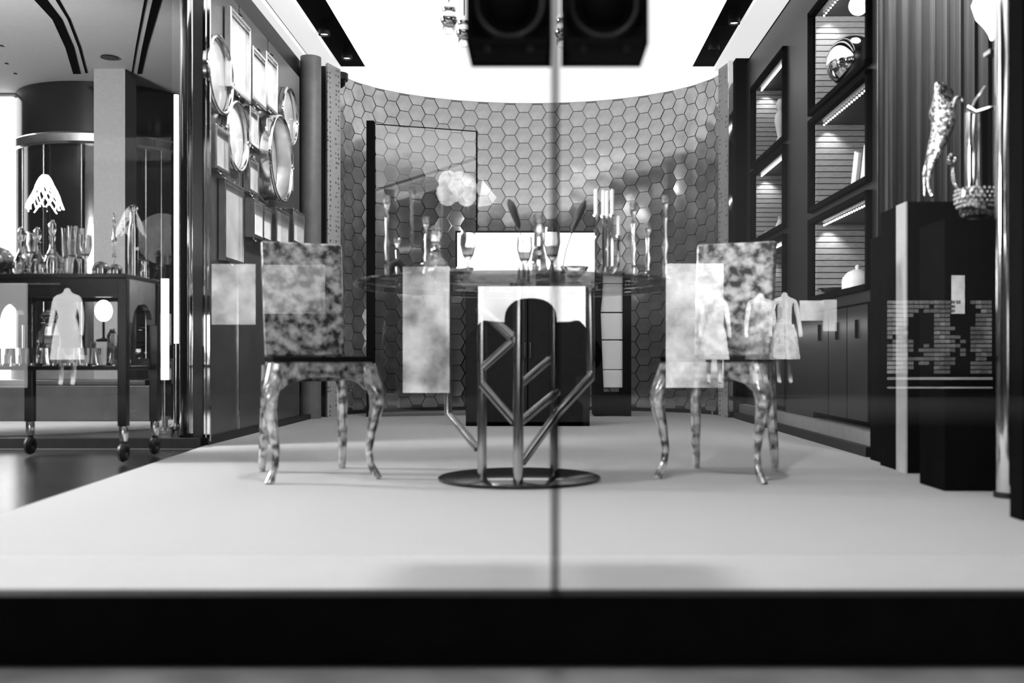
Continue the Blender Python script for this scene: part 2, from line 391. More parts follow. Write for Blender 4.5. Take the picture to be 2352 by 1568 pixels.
tray(662, 345, 437, 0, .2, 'narrow tray beneath the farthest round tray')
tray(534, 425, 600, 0, .36, 'big pale rectangular tray lowest and nearest on the tray wall')
tray(583, 465, 545, 0, .22, 'bright small tray right of the big pale rectangular tray', .05, 'porcelain')
tray(603, 480, 552, 0, .2, 'small tray behind the left chair, second from the big pale tray', .05, 'porcelain')
tray(636, 487, 562, 0, .34, 'square tray just above the left chair back, nearer one', .06, 'porcelain')
tray(674, 489, 560, 0, .34, 'square tray just above the left chair back, farther one', .06, 'porcelain')
light('tray_fill_spot', 'SPOT', (-.7, 6.2, 2.9), 150, (-1.92, 6.4, 1.35), size=.04, spot=48, blend=.8)  # unseen spot added to brighten the lower trays
light('tray_fill_area', 'AREA', (-.75, 6.7, 2.9), 45, (-1.95, 6.7, 1.6), size=2.0, size_y=.1)  # unseen area lamp added to even out the tray faces

# polished corner column and the low rail towards the hall
c0 = P(440, 0, 5.75)
pc = thing('polished_column', 'wavy polished steel corner column at the end of tray wall', 'column', (c0.x, 5.8, 0))
MB().lathe([(.082, .0), (.082, ZC)], seg=48).build('shaft', 'steel', pc, True)
MB().lathe([(.086, .0), (.086, .05)], seg=48).build('base_ring', 'black', pc, True)
for cx, x0 in ((470, 0), (480, 0)):
    p0 = P(cx, 0, 5.68); MB().box(p0.x-c0.x-.008, p0.x-c0.x+.008, -.13, -.11, .02, ZC).build('edge_strip', 'chrome', pc)
struct('trim_4', MB().box(-6, P(466, 0, 5.6).x, 5.5, 5.56, -.006, .05), 'black')
struct('window_3', MB().box(-6, P(405, 0, 5.6).x, 5.52, 5.528, .05, ZC), 'clear')

# ------------------------------------------------------------------ hall behind the glass on the left
struct('wall_hall_back', MB().box(-9, -2.2, 11.6, 11.7, 0, ZC), 'black')
struct('wall_hall_right', MB().box(-2.06, -2.0, 5.95, 8.5, 0, ZC-.02), 'black')
dr = thing('round_kiosk', 'dark round kiosk with a curved fascia and bright metal ring in the hall', 'kiosk', (-4.2, 9.81, 0))
MB().lathe([(.86, 2.53), (.86, ZC-.005)], seg=64).build('fascia', 'gloss_black', dr, True)
MB().lathe([(.88, 2.43), (.90, 2.45), (.90, 2.52), (.88, 2.54)], seg=64).build('metal_ring', 'silver', dr, True)
MB().lathe([(.82, .0), (.82, 2.45)], seg=48).build('drum', 'gloss_black', dr, True)
MB().lathe([(.9, .0), (.9, .5)], seg=48).build('plinth', 'grey', dr, True)
for a in (205, 228, 250, 275, 300, 312, 322, 333):
    a = math.radians(a); MB().tube([(.85*math.cos(a), .85*math.sin(a), .5), (.85*math.cos(a), .85*math.sin(a), 2.44)], .012, 8).build('mullion', 'silver', dr, True)
hc = solo('square_pillar', MB().box(-.135, .135, -.12, .12, 0, ZC), 'grey_col', 'plain grey square pillar in front of the round kiosk', 'pillar', (P(265, 0, 8.72).x, 8.72, 0), smooth=False)
lp = thing('standing_light', 'tall glowing white light panel at the left edge of the photo', 'light panel', (P(12, 0, 9.3).x, 9.3, 0))
MB().box(-.11, .07, 0, .06, .3, P(0, 222, 9.3).z).build('glowing_face', 'softlamp', lp)
MB().box(-.13, .09, .06, .1, 0, 2.98).build('backing', 'grey', lp)
lp = thing('light_tube', 'slim upright white light tube beside the polished column', 'light tube', (P(405, 0, 7.0).x, 7.0, 0))
MB().tube([(0, 0, .6), (0, 0, P(0, 218, 7.0).z)], .017, 12).build('tube', 'softlamp', lp, True)
MB().lathe([(.05, 0), (.05, .02), (.02, .04), (.02, .6)], seg=16).build('stand', 'silver', lp, True)
lp = thing('light_tube', 'short bright light tube low behind the right end of the trolley', 'light tube', (P(379, 0, 6.6).x, 6.6, 0))
MB().tube([(0, 0, P(0, 872, 6.6).z), (0, 0, P(0, 640, 6.6).z)], .026, 12).build('tube', 'softlamp', lp, True)
MB().lathe([(.06, 0), (.06, .02), (.02, .04), (.02, .36)], seg=16).build('stand', 'silver', lp, True)
solo('low_bench', MB().box(-1.3, 1.0, -.3, .3, 0, .28).box(-1.25, .95, -.28, .28, .28, .32), 'wallgrey', 'low dark grey bench in the hall behind the trolley', 'bench', (P(140, 0, 8.4).x, 8.08, .007), smooth=False, bevel=.01)

# ------------------------------------------------------------------ black trolley with glassware
TX0, TX1, TY0, TY1, TZ = -2.60, -1.965, 4.70, 5.08, .89
tr = thing('bar_trolley', 'black bar trolley with arched ends, castors and two shelves of glassware', 'trolley', (0, 0, 0))
MB().box(TX0-.02, TX1+.02, TY0-.02, TY1+.02, TZ-.022, TZ).build('top', 'gloss_black', tr, bevel=.004)
MB().box(TX0, TX1, TY0-.005, TY0+.015, TZ-.11, TZ-.022).build('front_rail', 'gloss_black', tr)
MB().box(TX0, TX1, TY1-.015, TY1+.005, TZ-.11, TZ-.022).build('back_rail', 'gloss_black', tr)
MB().box(TX0+.08, TX0+.34, TY0-.008, TY0-.004, TZ-.052, TZ-.045).build('metal_inlay', 'silver', tr)
MB().box(TX0, TX1, TY0, TY1, .435, .455).build('lower_shelf', 'gloss_black', tr, bevel=.003)
for X in (TX0, TX1):      # arched end frame
    pts = [(X-.015, TY0+.03, TZ-.022), (X-.015, TY1-.03, TZ-.022), (X-.015, TY1-.03, .66)]
    for i in range(13):
        a = math.pi*i/12; pts.append((X-.015, (TY0+TY1)/2+.12*math.cos(a), .66+.1*math.sin(a)))
    pts.append((X-.015, TY0+.03, .66))
    MB().prism(pts, (.03, 0, 0)).build('end_arch', 'silver' if X == TX1 else 'gloss_black', tr)  # silver on the right arch imitates light on that end panel
    for Y in (TY0, TY1):
        lg = MB().box(X-.022, X+.022, Y-.02, Y+.02, .17, TZ-.022).build('leg', 'gloss_black', tr, bevel=.004)
        MB().lathe([(.017, .10), (.021, .12), (.021, .165), (.019, .17)], (X, Y, 0), 16).build('ferrule', 'silver', lg, True)
        w_ = MB().torus((X, Y, .048), .028, .019, 'x', 20, 8).lathe([(.014, .06), (.014, .1)], (X, Y, 0), 10)
        w_.build('castor', 'black', lg, True)
def gl(name, prof, px, D, z, lab, cat, group, m='crystal', seg=20):
    x = (px-VX)/F*D
    return solo(name, MB().lathe(prof, seg=seg), m, lab, cat, (x, D, z), 0, group)
DEC = [(.04, .0), (.062, .012), (.066, .05), (.05, .09), (.024, .115), (.018, .15), (.022, .175), (.016, .18), (.024, .20), (.026, .225), (.01, .245)]
TUM = [(.028, 0), (.033, .004), (.037, .085), (.034, .085), (.030, .012), (.001, .012)]
WIN = [(.032, 0), (.03, .004), (.005, .012), (.0045, .08), (.022, .105), (.033, .15), (.03, .2), (.027, .2), (.03, .15), (.019, .108), (.001, .1)]
FLU = [(.026, 0), (.024, .004), (.005, .012), (.005, .07), (.018, .1), (.024, .24), (.022, .24), (.016, .1), (.001, .09)]
TG = 'crystal on the trolley top'
gl('decanter', [(r*.74, z) for r, z in DEC], 86, 4.88, TZ, 'squat crystal decanter left of the group below the woven cone lamp', 'decanter', TG)
gl('decanter', [(r*.7, z*1.12) for r, z in DEC], 120, 4.85, TZ, 'taller crystal decanter in front beneath the woven cone lamp', 'decanter', TG)
gl('decanter', [(r*.6, z*.95) for r, z in DEC], 48, 4.78, TZ, 'small crystal decanter at the far left of the trolley group', 'decanter', TG)
gl('champagne_flute', FLU, 151, 4.9, TZ, 'crystal flute on the trolley, left of three in a row', 'flute', TG)
gl('champagne_flute', FLU, 166, 4.82, TZ, 'crystal flute on the trolley, middle of three in a row', 'flute', TG)
gl('champagne_flute', FLU, 182, 4.9, TZ, 'crystal flute on the trolley, right of three in a row', 'flute', TG)
gl('wine_glass', WIN, 196, 4.84, TZ, 'short stemmed crystal glass right of the flutes', 'glass', TG)
gl('tumbler', TUM, 146, 4.74, TZ, 'low cut crystal tumbler at the front edge of the trolley top', 'glass', TG)
gl('wine_glass', WIN, 70, 4.74, TZ, 'short stemmed crystal glass before the left decanters', 'glass', TG)
gl('glass_bowl', [(.05, 0), (.055, .01), (.06, .04), (.068, .09), (.064, .09), (.055, .045), (.04, .018), (.001, .018)], 58, 4.99, TZ, 'wide clear glass bowl at the left rear of the trolley', 'bowl', TG)
for px, D, r, lab in ((-6, 4.85, .085, 'large glass dome at the left photo edge on the trolley'), (231, 4.8, .04, 'small glass dome in front of the grey pillar'), (265, 4.82, .034, 'smallest glass dome on the trolley, beside the bead stem')):
    gl('glass_dome', [(r*1.05, 0), (r*1.05, .008), (r, .01), (r, r*.7), (r*.88, r*1.15), (r*.6, r*1.5), (r*.2, r*1.68), (.002, r*1.7)], px, D, TZ, lab, 'dome', 'glass domes on the trolley')
gl('bead_stem', [(.03, 0), (.03, .006), (.004, .012), (.004, .1), (.013, .115), (.004, .13), (.004, .16), (.011, .18), (.012, .2), (.004, .215), (.007, .25), (.003, .27), (.009, .285), (.003, .3), (.004, .33)], 262, 4.98, TZ, 'slim crystal stem of stacked beads before the grey pillar', 'stem', TG)
gl('tall_bottle', [(.024, 0), (.026, .01), (.026, .24), (.022, .26), (.016, .28), (.016, .34), (.022, .345), (.022, .36), (.004, .37)], 306, 4.98, TZ, 'tall square-shouldered glass bottle at the right end of the trolley', 'bottle', TG)
gl('tall_bottle', [(.018, 0), (.02, .01), (.02, .05), (.016, .07), (.017, .09), (.003, .1)], 333, 5.0, TZ, 'short stubby glass bottle at the right rear corner of trolley', 'bottle', TG)
# woven cone lamp
x = (108-VX)/F*5.02
wl = thing('cone_lamp', 'white woven cone lamp glowing on the black trolley', 'lamp', (x, 5.0, TZ))
MB().lathe([(.06, 0), (.06, .012), (.01, .02), (.008, .34), (.012, .36)], seg=20).build('base', 'gloss_black', wl, True)
wv = MB(); n_ = 11
for k in range(n_):
    for s_ in (-1, 1):
        wv.tube([((.012+.075*t_)*math.cos(2*math.pi*k/n_+s_*1.5*t_), (.012+.075*t_)*math.sin(2*math.pi*k/n_+s_*1.5*t_), .52-.17*t_**1.25+.012*math.sin(k*2.1)*t_) for t_ in [i/7 for i in range(8)]], .0032, 5)
wv.build('woven_shade', 'softlamp', wl, True)
# lower shelf
SG = 'cut glasses on the lower trolley shelf'
for k, px in enumerate((6, 44, 82, 120, 158, 196)):
    gl('tumbler', [(r*1.0, z) for r, z in TUM], px, 4.78, .455, ('first', 'second', 'third', 'fourth', 'fifth', 'sixth')[k]+' cut glass tumbler from the left photo edge on the lower trolley shelf', 'glass', SG)
gl('tumbler', [(r*1.25, z) for r, z in TUM], 238, 4.76, .455, 'single cut tumbler right of the row on the lower trolley shelf', 'glass', SG)
gl('carafe', [(.05, 0), (.055, .01), (.055, .13), (.05, .16), (.036, .19), (.036, .24), (.042, .25), (.02, .27), (.002, .28)], 112, 4.93, .455, 'wide clear carafe on the lower trolley shelf', 'carafe', SG, seg=8)
gl('tall_bottle', [(.024, 0), (.026, .006), (.026, .15), (.02, .16), (.012, .17), (.012, .18)], 258, 4.85, .455, 'slim faceted bottle at the right of the lower trolley shelf', 'bottle', SG, seg=8)
gl('tall_bottle', [(.02, 0), (.022, .006), (.022, .17), (.014, .18), (.01, .19)], 290, 4.97, .455, 'slim bottle under the right arched end of the trolley', 'bottle', SG, seg=8)
t = thing('mirrored_glow', 'small glowing white lamp inside the trolley', 'lamp', ((238-VX)/F*5.0, 5.0, .455+.12))  # glow imitates a lamp mirrored in the glass, none stands here
MB().sphere((0, 0, .155), .042, 16, 10, 1.3).build('globe', 'softlamp', t, True)
MB().lathe([(.035, 0), (.035, .01), (.006, .02), (.006, .11)], seg=12).build('stand', 'black', t, True)
bx = solo('glass_riser', MB().box(-.045, .045, -.045, .045, 0, .12), 'crystal', 'clear glass block carrying the reflection globe', 'block', ((238-VX)/F*5.0, 5.0, .455), smooth=False, bevel=.003)

# ------------------------------------------------------------------ chairs
def chair(label):
    t = thing('dining_chair', label, 'chair', (0, 0, 0), 0, 'mottled dining chairs beside the glass table')
    fw, rw, fy, ry = .195, .165, -.20, .19
    for s_ in (-1, 1):
        x = s_*fw
        MB().tube([(x*.93, fy+.02, .455), (x*1.0, fy, .40), (x*1.10, fy-.014, .345), (x*1.09, fy-.012, .29), (x*1.0, fy-.002, .20), (x*.95, fy+.006, .12), (x*.98, fy, .06), (x*1.06, fy-.014, .022), (x*1.11, fy-.02, .0)],
                  [.036, .036, .034, .028, .020, .015, .014, .017, .019], 12).build('leg', 'shell_leg', t, True)
        MB().tube([(s_*rw*.96, ry, .46), (s_*rw, ry+.005, .3), (s_*rw*1.04, ry+.03, .12), (s_*rw*1.06, ry+.055, 0)], [.026, .024, .02, .016], 10).build('leg', 'shell_leg', t, True)
    # aprons with a scooped lower edge
    pts = [(-fw, fy-.01, .475), (fw, fy-.01, .475), (fw, fy-.01, .35)]
    pts += [(fw*(.86-1.72*i/12), fy-.01, .365+.05*math.sin(math.pi*i/12)**.5) for i in range(13)]+[(-fw, fy-.01, .35)]
    MB().prism(pts, (0, .03, 0)).build('apron', 'shell', t)
    for s_ in (-1, 1):
        pts = [(s_*fw, fy, .475), (s_*rw, ry, .475), (s_*rw, ry, .39), (s_*(fw+rw)/2, 0, .41), (s_*fw, fy, .36)]
        MB().prism(pts, (-s_*.025, 0, 0)).build('apron', 'shell', t)
    MB().prism([(-rw, ry-.015, .39), (rw, ry-.015, .39), (rw, ry-.015, .475), (-rw, ry-.015, .475)], (0, .03, 0)).build('apron', 'shell', t)
    MB().prism([(-fw-.008, fy-.018, .475), (fw+.008, fy-.018, .475), (rw+.006, ry+.012, .475), (-rw-.006, ry+.012, .475)], (0, 0, .022)).build('seat', 'matte_black', t, bevel=.006)
    b_ = [(-rw-.004, ry-.018, .50), (rw+.004, ry-.018, .50), (rw+.010, ry+.06, 1.0), (-rw-.010, ry+.06, 1.0)]
    MB().prism(b_, (0, .04, 0)).build('backrest', 'shell', t, bevel=.008)
    for s_ in (-1, 1): MB().tube([(s_*rw*.9, ry, .47), (s_*rw*.9, ry+.004, .52)], .014, 8).build('back_post', 'shell_leg', t)
    return t
CXM = -.092
ca = chair('mottled silver dining chair left of the table, facing the glass table')
ca.location = (-.945, 4.16, 0); ca.rotation_euler = (0, 0, math.radians(24))
cb = dup(ca, (2*CXM+.945, 4.16, 0), math.radians(-24), 'mottled silver dining chair right of the table, before the shelving')

# ------------------------------------------------------------------ glass table
tb = thing('glass_table', 'round smoked glass table on branching chrome tubes and a dark disc', 'table', (0, 0, 0))
MB().lathe([(.655, .775), (.66, .779), (.66, .787), (.655, .791)], (-.09, 4.05, 0), 72).build('glass_top', 'smoked', tb, True)
MB().lathe([(.325, 0), (.328, .004), (.328, .010), (.322, .014)], (P(1193, 0, 4.03).x, 4.03, 0), 64).build('base_disc', 'gloss_black', tb, True)
def q(x, y, D): return P(x, y, D)
ztop = .775
def up(px, D): v = P(px, 700, D); return Vector((v.x, D, ztop))
def dn(px, D): v = P(px, 700, D); return Vector((v.x, D, .012))
TUB = [
 ([dn(1107, 3.98), up(1107, 3.98)], .019), ([dn(1190, 3.80), up(1192, 3.80)], .020), ([q(1272, 1098, 4.05), up(1272, 4.05)], .016),
 ([q(1097, 1030, 4.02), q(1030, 950, 4.12), up(1028, 4.12)], .0165), ([q(1198, 1062, 3.9), q(1283, 945, 4.0), q(1357, 866, 4.06), q(1357, 850, 4.06), up(1355, 4.06)], .018),
 ([q(1108, 884, 3.96), q(1183, 970, 3.82)], .016), ([q(1280, 900, 4.02), q(1194, 970, 3.82)], .016),
 ([q(1100, 706, 3.98), q(1180, 778, 3.82)], .017), ([q(1180, 780, 3.80), q(1110, 843, 3.95)], .015), ([q(1262, 826, 4.02), q(1194, 884, 3.82)], .014)]
for pts, r in TUB: MB().tube(pts, r, 14).build('tube', 'table_steel', tb, True)
for pts in ((1107, 3.98), (1190, 3.80), (1272, 4.05), (1028, 4.12), (1355, 4.06)):
    u = up(*pts); MB().lathe([(.032, -.012), (.032, 0)], u, 18).build('mounting_plate', 'chrome', tb, True)

# things on the glass table
TT = .7915
def on_table(px, D=4.05): return ((px-VX)/F*D, D, TT)
cd = thing('candelabra', 'silver candelabra with slim white candles at the right of the table', 'candelabra', on_table(1385, 4.0))
MB().lathe([(.05, 0), (.05, .008), (.012, .02), (.008, .04)], seg=24).build('base', 'silver', cd, True)
for dx, dy, zt, zc in ((-.028, .02, .27, .10), (.0, -.02, .26, .10), (.018, .03, .265, .10), (.036, -.01, .265, .10), (.062, .01, .185, .075)):
    MB().tube([(0, 0, .03), (dx*.7, dy*.7, .04), (dx, dy, .07), (dx, dy, zt)], [.006, .006, .006, .005], 8).build('arm', 'chrome', cd, True)
    MB().lathe([(.004, 0), (.010, .006), (.010, .014), (.007, .015)], (dx, dy, zt-.006), 14).build('cup', 'silver', cd, True)
    MB().lathe([(.0066, 0), (.0066, zc), (.003, zc+.004)], (dx, dy, zt+.006), 12).build('candle', 'candle', cd, True)
VT = 'crystal on the glass table'
CND = [(.035, 0), (.035, .008), (.008, .02), (.012, .05), (.006, .07), (.014, .10), (.006, .13), (.01, .17), (.005, .19), (.014, .21), (.016, .235), (.011, .235), (.009, .215), (.001, .21)]
for px, D, k, lab in ((888, 4.0, 1.5, 'tall slim crystal candlestick near the left rim of the table'), (978, 4.2, 1.25, 'crystal candlestick second from the left rim of the table'), (912, 4.25, .9, 'short crystal candlestick between the two left candlesticks'), (1455, 4.05, 1.4, 'tall crystal candlestick right of the candelabra'), (1488, 4.2, 1.15, 'medium crystal candlestick near the right rim of the table'), (1528, 4.0, 1.5, 'tall slim crystal candlestick at the right rim of the table')):
    gl('crystal_candlestick', [(r, z*k) for r, z in CND], px, D, TT, lab, 'candlestick', VT, seg=12)
gl('crystal_decanter', DEC, 1000, 4.1, TT, 'round crystal decanter left of the white lightbox', 'decanter', VT)
gl('crystal_goblet', WIN, 1075, 3.95, TT, 'crystal goblet before the left part of the lightbox', 'goblet', VT)
gl('crystal_goblet', WIN, 1205, 4.1, TT, 'crystal goblet beside the crystal fox figure', 'goblet', VT)
gl('crystal_goblet', [(r*1.1, z*1.2) for r, z in WIN], 1268, 4.15, TT, 'tall crystal goblet just right of the crystal fox', 'goblet', VT)
gl('crystal_bowl', [(.035, 0), (.03, .008), (.012, .02), (.05, .05), (.075, .09), (.07, .09), (.045, .055), (.001, .03)], 1050, 4.32, TT, 'footed crystal bowl left of centre on the table', 'bowl', VT)
gl('crystal_bowl', [(.03, 0), (.025, .008), (.01, .02), (.045, .05), (.06, .075), (.056, .075), (.04, .055), (.001, .03)], 1320, 4.1, TT, 'small footed crystal bowl below the right dark leaf', 'bowl', VT)
# seated crystal fox
fx = thing('fox_figure', 'small clear crystal fox sitting in the middle of the table', 'figurine', on_table(1237, 4.0))
k = 1.0
skin('body', [(0, .01, .03, .035), (0, .0, .09, .03), (0, -.005, .15, .022), (0, -.012, .20, .02), (.0, -.022, .235, .022), (.004, -.05, .228, .011), (.002, -.065, .224, .006),
              (.013, -.012, .262, .008), (.02, -.008, .29, .002), (-.013, -.012, .262, .008), (-.016, -.008, .28, .002), (.016, -.025, .1, .012), (.017, -.035, .012, .009), (-.016, -.025, .1, .012), (-.017, -.035, .012, .009), (.03, .05, .02, .014), (.05, .07, .05, .012), (.055, .06, .1, .004)],
     [(0, 1), (1, 2), (2, 3), (3, 4), (4, 5), (5, 6), (4, 7), (7, 8), (4, 9), (9, 10), (1, 11), (11, 12), (1, 13), (13, 14), (0, 15), (15, 16), (16, 17)], 'crystal', fx)
# dark leaves leaning out of a slim glass
for pts, lab in (([(1203, 640), (1198, 545), (1190, 515), (1178, 480), (1168, 458)], 'dark pointed leaf leaning left above the white lightbox'), ([(1283, 640), (1300, 575), (1318, 520), (1332, 488), (1344, 460)], 'dark pointed leaf leaning right above the white lightbox')):
    t = thing('leaf_stem', lab, 'leaf', (0, 0, 0), 0, 'dark leaves standing on the table')
    w3 = [P(x, y, 4.3) for x, y in pts]
    MB().tube([Vector((w3[0].x, 4.3, TT)), w3[1], w3[2]], .003, 6).build('stem', 'leaf', t, True)
    mb = MB(); mb.tube([w3[1]*.3+w3[2]*.7, w3[2], w3[3], w3[3]*.4+w3[4]*.6, w3[4]], [.004, .012, .018, .016, .005], 8)
    mb.build('blade', 'leaf', t, True)
    MB().lathe([(.028, 0), (.03, .006), (.022, .1), (.02, .1), (.024, .01), (.001, .008)], (w3[0].x, 4.3, TT), 16).build('bud_vase', 'crystal', t, True)
bp = P(905, 600, 4.1)
solo('horse_head', MB().tube([(-.02, 0, .0), (-.018, 0, .05), (-.005, 0, .085), (.02, 0, .095), (.035, 0, .075), (.04, 0, .045)], [.022, .018, .016, .018, .014, .010], 10), 'black', 'small black horse head ornament near the left table rim', 'ornament', (bp.x, 4.1, TT))

# ------------------------------------------------------------------ black cabinet and lightbox behind the table
ck = thing('black_cabinet', 'black two-door cabinet standing behind the glass table', 'cabinet', (P(1212, 0, 7.3).x, 7.3, 0))
hw = (1355-1070)/2/F*7.3; ct = P(0, 668, 7.3).z
MB().box(-hw, hw, .02, .5, 0, ct).build('body', 'matte_black', ck)
for s_ in (-1, 1):
    d_ = MB().box(min(.004*s_, s_*(hw-.004)), max(.004*s_, s_*(hw-.004)), 0, .018, .03, ct-.01).build('door', 'black', ck)
    MB().box(s_*.02-.005, s_*.02+.005, -.02, 0, ct*.5, ct*.62).build('handle', 'gloss_black', d_)
MB().lathe([(.012, 0), (.012, .012)], (0, .01, ct-.02), 12).build('lock', 'chrome', ck, True)
lb = thing('lightbox', 'bright white lightbox sign with thin dark frame on the black cabinet', 'lightbox', (P(1208, 0, 7.4).x, 7.4, ct))
lw = (1370-1046)/2/F*7.4; lz = P(0, 530, 7.4).z-ct
MB().box(-lw+.012, lw-.012, 0, .03, .012, lz-.014).build('glowing_face', 'lightbox', lb)
fr = MB().box(-lw, -lw+.014, -.006, .06, 0, lz).box(lw-.014, lw, -.006, .06, 0, lz).box(-lw, lw, -.006, .06, lz-.014, lz).box(-lw, lw, -.006, .06, 0, .012).box(-lw, lw, .035, .06, 0, lz)
fr.build('frame', 'black', lb)
# white drawer tower with black sides
dt = thing('drawer_tower', 'white drawer tower between black flared side panels', 'drawers', (P(1408, 0, 8.6).x, 8.6, 0))
tz = P(0, 640, 8.6).z; x0 = (1365-1408)/F*8.6; x1 = (1450-1408)/F*8.6
MB().prism([(x0, 0, 0), (x0+.09, 0, 0), (x0+.07, 0, .5), (x0+.055, 0, .9), (x0+.085, 0, tz), (x0-.06, 0, tz), (x0-.01, 0, .95), (x0-.005, 0, .5)], (0, .4, 0)).build('side_panel', 'matte_black', dt)
MB().box(x1-.075, x1, 0, .4, 0, tz).build('side_panel', 'matte_black', dt)
MB().box(x0+.05, x1-.07, .03, .38, .0, .2).build('plinth', 'matte_black', dt)
for y0, y1 in ((660, 716), (719, 779), (782, 848), (850, 890)):
    z0, z1 = P(0, y1, 8.6).z, P(0, y0, 8.6).z
    MB().box(x0+.045, x1-.07, .02, .38, z0, z1).build('drawer', 'porcelain', dt, bevel=.004)

# ------------------------------------------------------------------ right wall of lit shelving
RW = 1.72; RD = .34
D0, D1, D2, D3, D4 = 4.95, 5.18, 6.26, 6.96, 7.98
rows = [(2.05, 2.64), (1.44, 1.96), (.88, 1.335)]
sh = thing('shelving_unit', 'dark built-in shelving wall with lit niches along the right side', 'shelving', (0, 0, 0))
bd = MB()
for a, b in ((D0, D1), (D2, D3), (D4, 8.3)): bd.box(RW, RW+RD, a, b, .12, 2.95)
bd.box(RW+RD, RW+RD+.03, D0, 8.3, .12, 2.95)
bd.build('carcass', 'cab', sh)
for bay, (a, b) in enumerate(((D1, D2), (D3, D4))):
    for z0, z1 in ((2.64, 2.95), (1.96, 2.05), (1.335, 1.44), (.79, .88)):
        MB().box(RW, RW+RD, a, b, z0, z1).build('shelf_board', 'cab', sh)
    for k, (z0, z1) in enumerate(rows):
        fm = MB()
        for zz in (z0-.03, z1): fm.box(RW-.03, RW+.01, a-.03, b+.03, zz, zz+.03)
        for dd in (a-.03, b): fm.box(RW-.03, RW+.01, dd, dd+.03, z0-.03, z1+.03)
        fm.build('niche_frame', 'matte_black', sh)
        n_ = int((z1-z0)/.036)
        for i in range(n_):
            zz = z0+i*(z1-z0)/n_
            MB().box(RW+.012, RW+RD-.001, b-.016, b-.001, zz+.004, zz+(z1-z0)/n_-.002).build('slat', 'slat', sh)
        ls = MB()
        for i in range(22):
            dd = a+.06+(b-a-.12)*i/21
            if bay == 0: ls.sphere((RW+.05, dd, z1-.012), .0062, 8, 5)
        if bay: ls.box(RW+.04, RW+.05, a+.08, b-.05, z1-.015, z1-.005)
        ls.build('led_strip', 'led', sh)
        light('niche_spot', 'SPOT', (RW+.085, b-.075, z1-.02), 3.2, (RW+.10, b-.03, z0), size=.012, spot=110, blend=.6)
    for i in range(3):
        y0 = a+.005+(b-a-.01)*i/3; y1 = a-.005+(b-a-.01)*(i+1)/3
        d_ = MB().box(RW-.012, RW+.006, y0+.004, y1, .16, .775).build('door', 'cab', sh)
        MB().box(RW-.026, RW-.012, (y0+y1)/2-.004, (y0+y1)/2+.004, .6, .7).build('handle', 'black', d_)
    MB().box(RW+.006, RW+RD, a, b, .14, .79).build('cupboard', 'matte_black', sh)
MB().box(RW-.06, RW+RD, D0, 8.3, .03, .12).build('plinth', 'grey', sh)
MB().box(RW-.10, RW-.06, D0, 8.3, .0, .05).build('toe_kick', 'black', sh)
MB().box(RW-.032, RW-.02, D0+.01, D0+.03, .12, 2.95).build('edge_strip', 'silver', sh)
light('plinth_wash', 'AREA', (RW-.2, 6.6, .7), 2.5, (RW-.02, 6.6, .1), size=2.2, size_y=.05)
NX = RW+.12
def niche(x, z): D = NX*F/(x-VX); return Vector((NX, D, z))
t = thing('mirror_ball', 'big shiny silver sphere in the top right niche', 'ornament', niche(1957, 2.05))
MB().sphere((0, 0, .19), .15, 32, 18).build('sphere', 'chrome', t, True)
MB().lathe([(.06, 0), (.06, .015), (.03, .03), (.03, .05)], seg=20).build('stand', 'silver', t, True)
t = thing('niche_lamp', 'glowing bulb above the silver sphere in the top niche', 'lamp', niche(1972, 2.53))
MB().sphere((0, 0, 0), .055, 18, 10).build('bulb', 'lamp', t, True)
MB().lathe([(.02, .05), (.02, .11)], seg=12).build('socket', 'silver', t, True)
light('niche_lamp_light', 'POINT', niche(1972, 2.42), 6, size=.05)
solo('figurine', MB().lathe([(.035, 0), (.04, .02), (.028, .05), (.035, .1), (.02, .14), (.03, .19), (.045, .26), (.04, .31), (.018, .34), (.03, .37), (.032, .4), (.015, .43)], seg=16), 'porcelain', 'white porcelain figure in the upper far niche', 'figurine', niche(1792, 2.05))
for k_, (px, tilt, lab) in enumerate(((1961, -.3, 'white upright plate leaning left in the middle near niche'), (1983, -.32, 'second white plate leaning behind it in the middle near niche'))):
    o = solo('white_plaque', MB().box(-.012, .012, -.04, .04, 0, .24), 'porcelain', lab, 'plaque', niche(px, 1.46), 0, smooth=False, bevel=.004); o.rotation_euler = (.35, 0, 0)
solo('small_bowl', MB().lathe([(.03, 0), (.06, .03), (.07, .06), (.06, .06), (.05, .03), (.001, .012)], seg=20), 'porcelain', 'small white bowl in the middle far niche', 'bowl', niche(1774, 1.44))
solo('small_vase', MB().lathe([(.03, 0), (.045, .04), (.03, .09), (.015, .12), (.02, .14)], seg=20), 'porcelain', 'small white vase right of the bowl in the far niche', 'vase', niche(1792, 1.44))
solo('glass_dish', MB().lathe([(.03, 0), (.035, .01), (.09, .03), (.11, .05), (.1, .05), (.08, .035), (.001, .02)], seg=24), 'silver', 'low silver dish in the bottom near niche', 'dish', niche(1918, .88))
solo('silver_casket', MB().lathe([(.08, 0), (.09, .01), (.09, .06), (.085, .08), (.06, .11), (.03, .125), (.012, .13), (.016, .145), (.005, .155)], seg=28), 'porcelain', 'bright domed white casket in the bottom near niche', 'casket', niche(1970, .88))

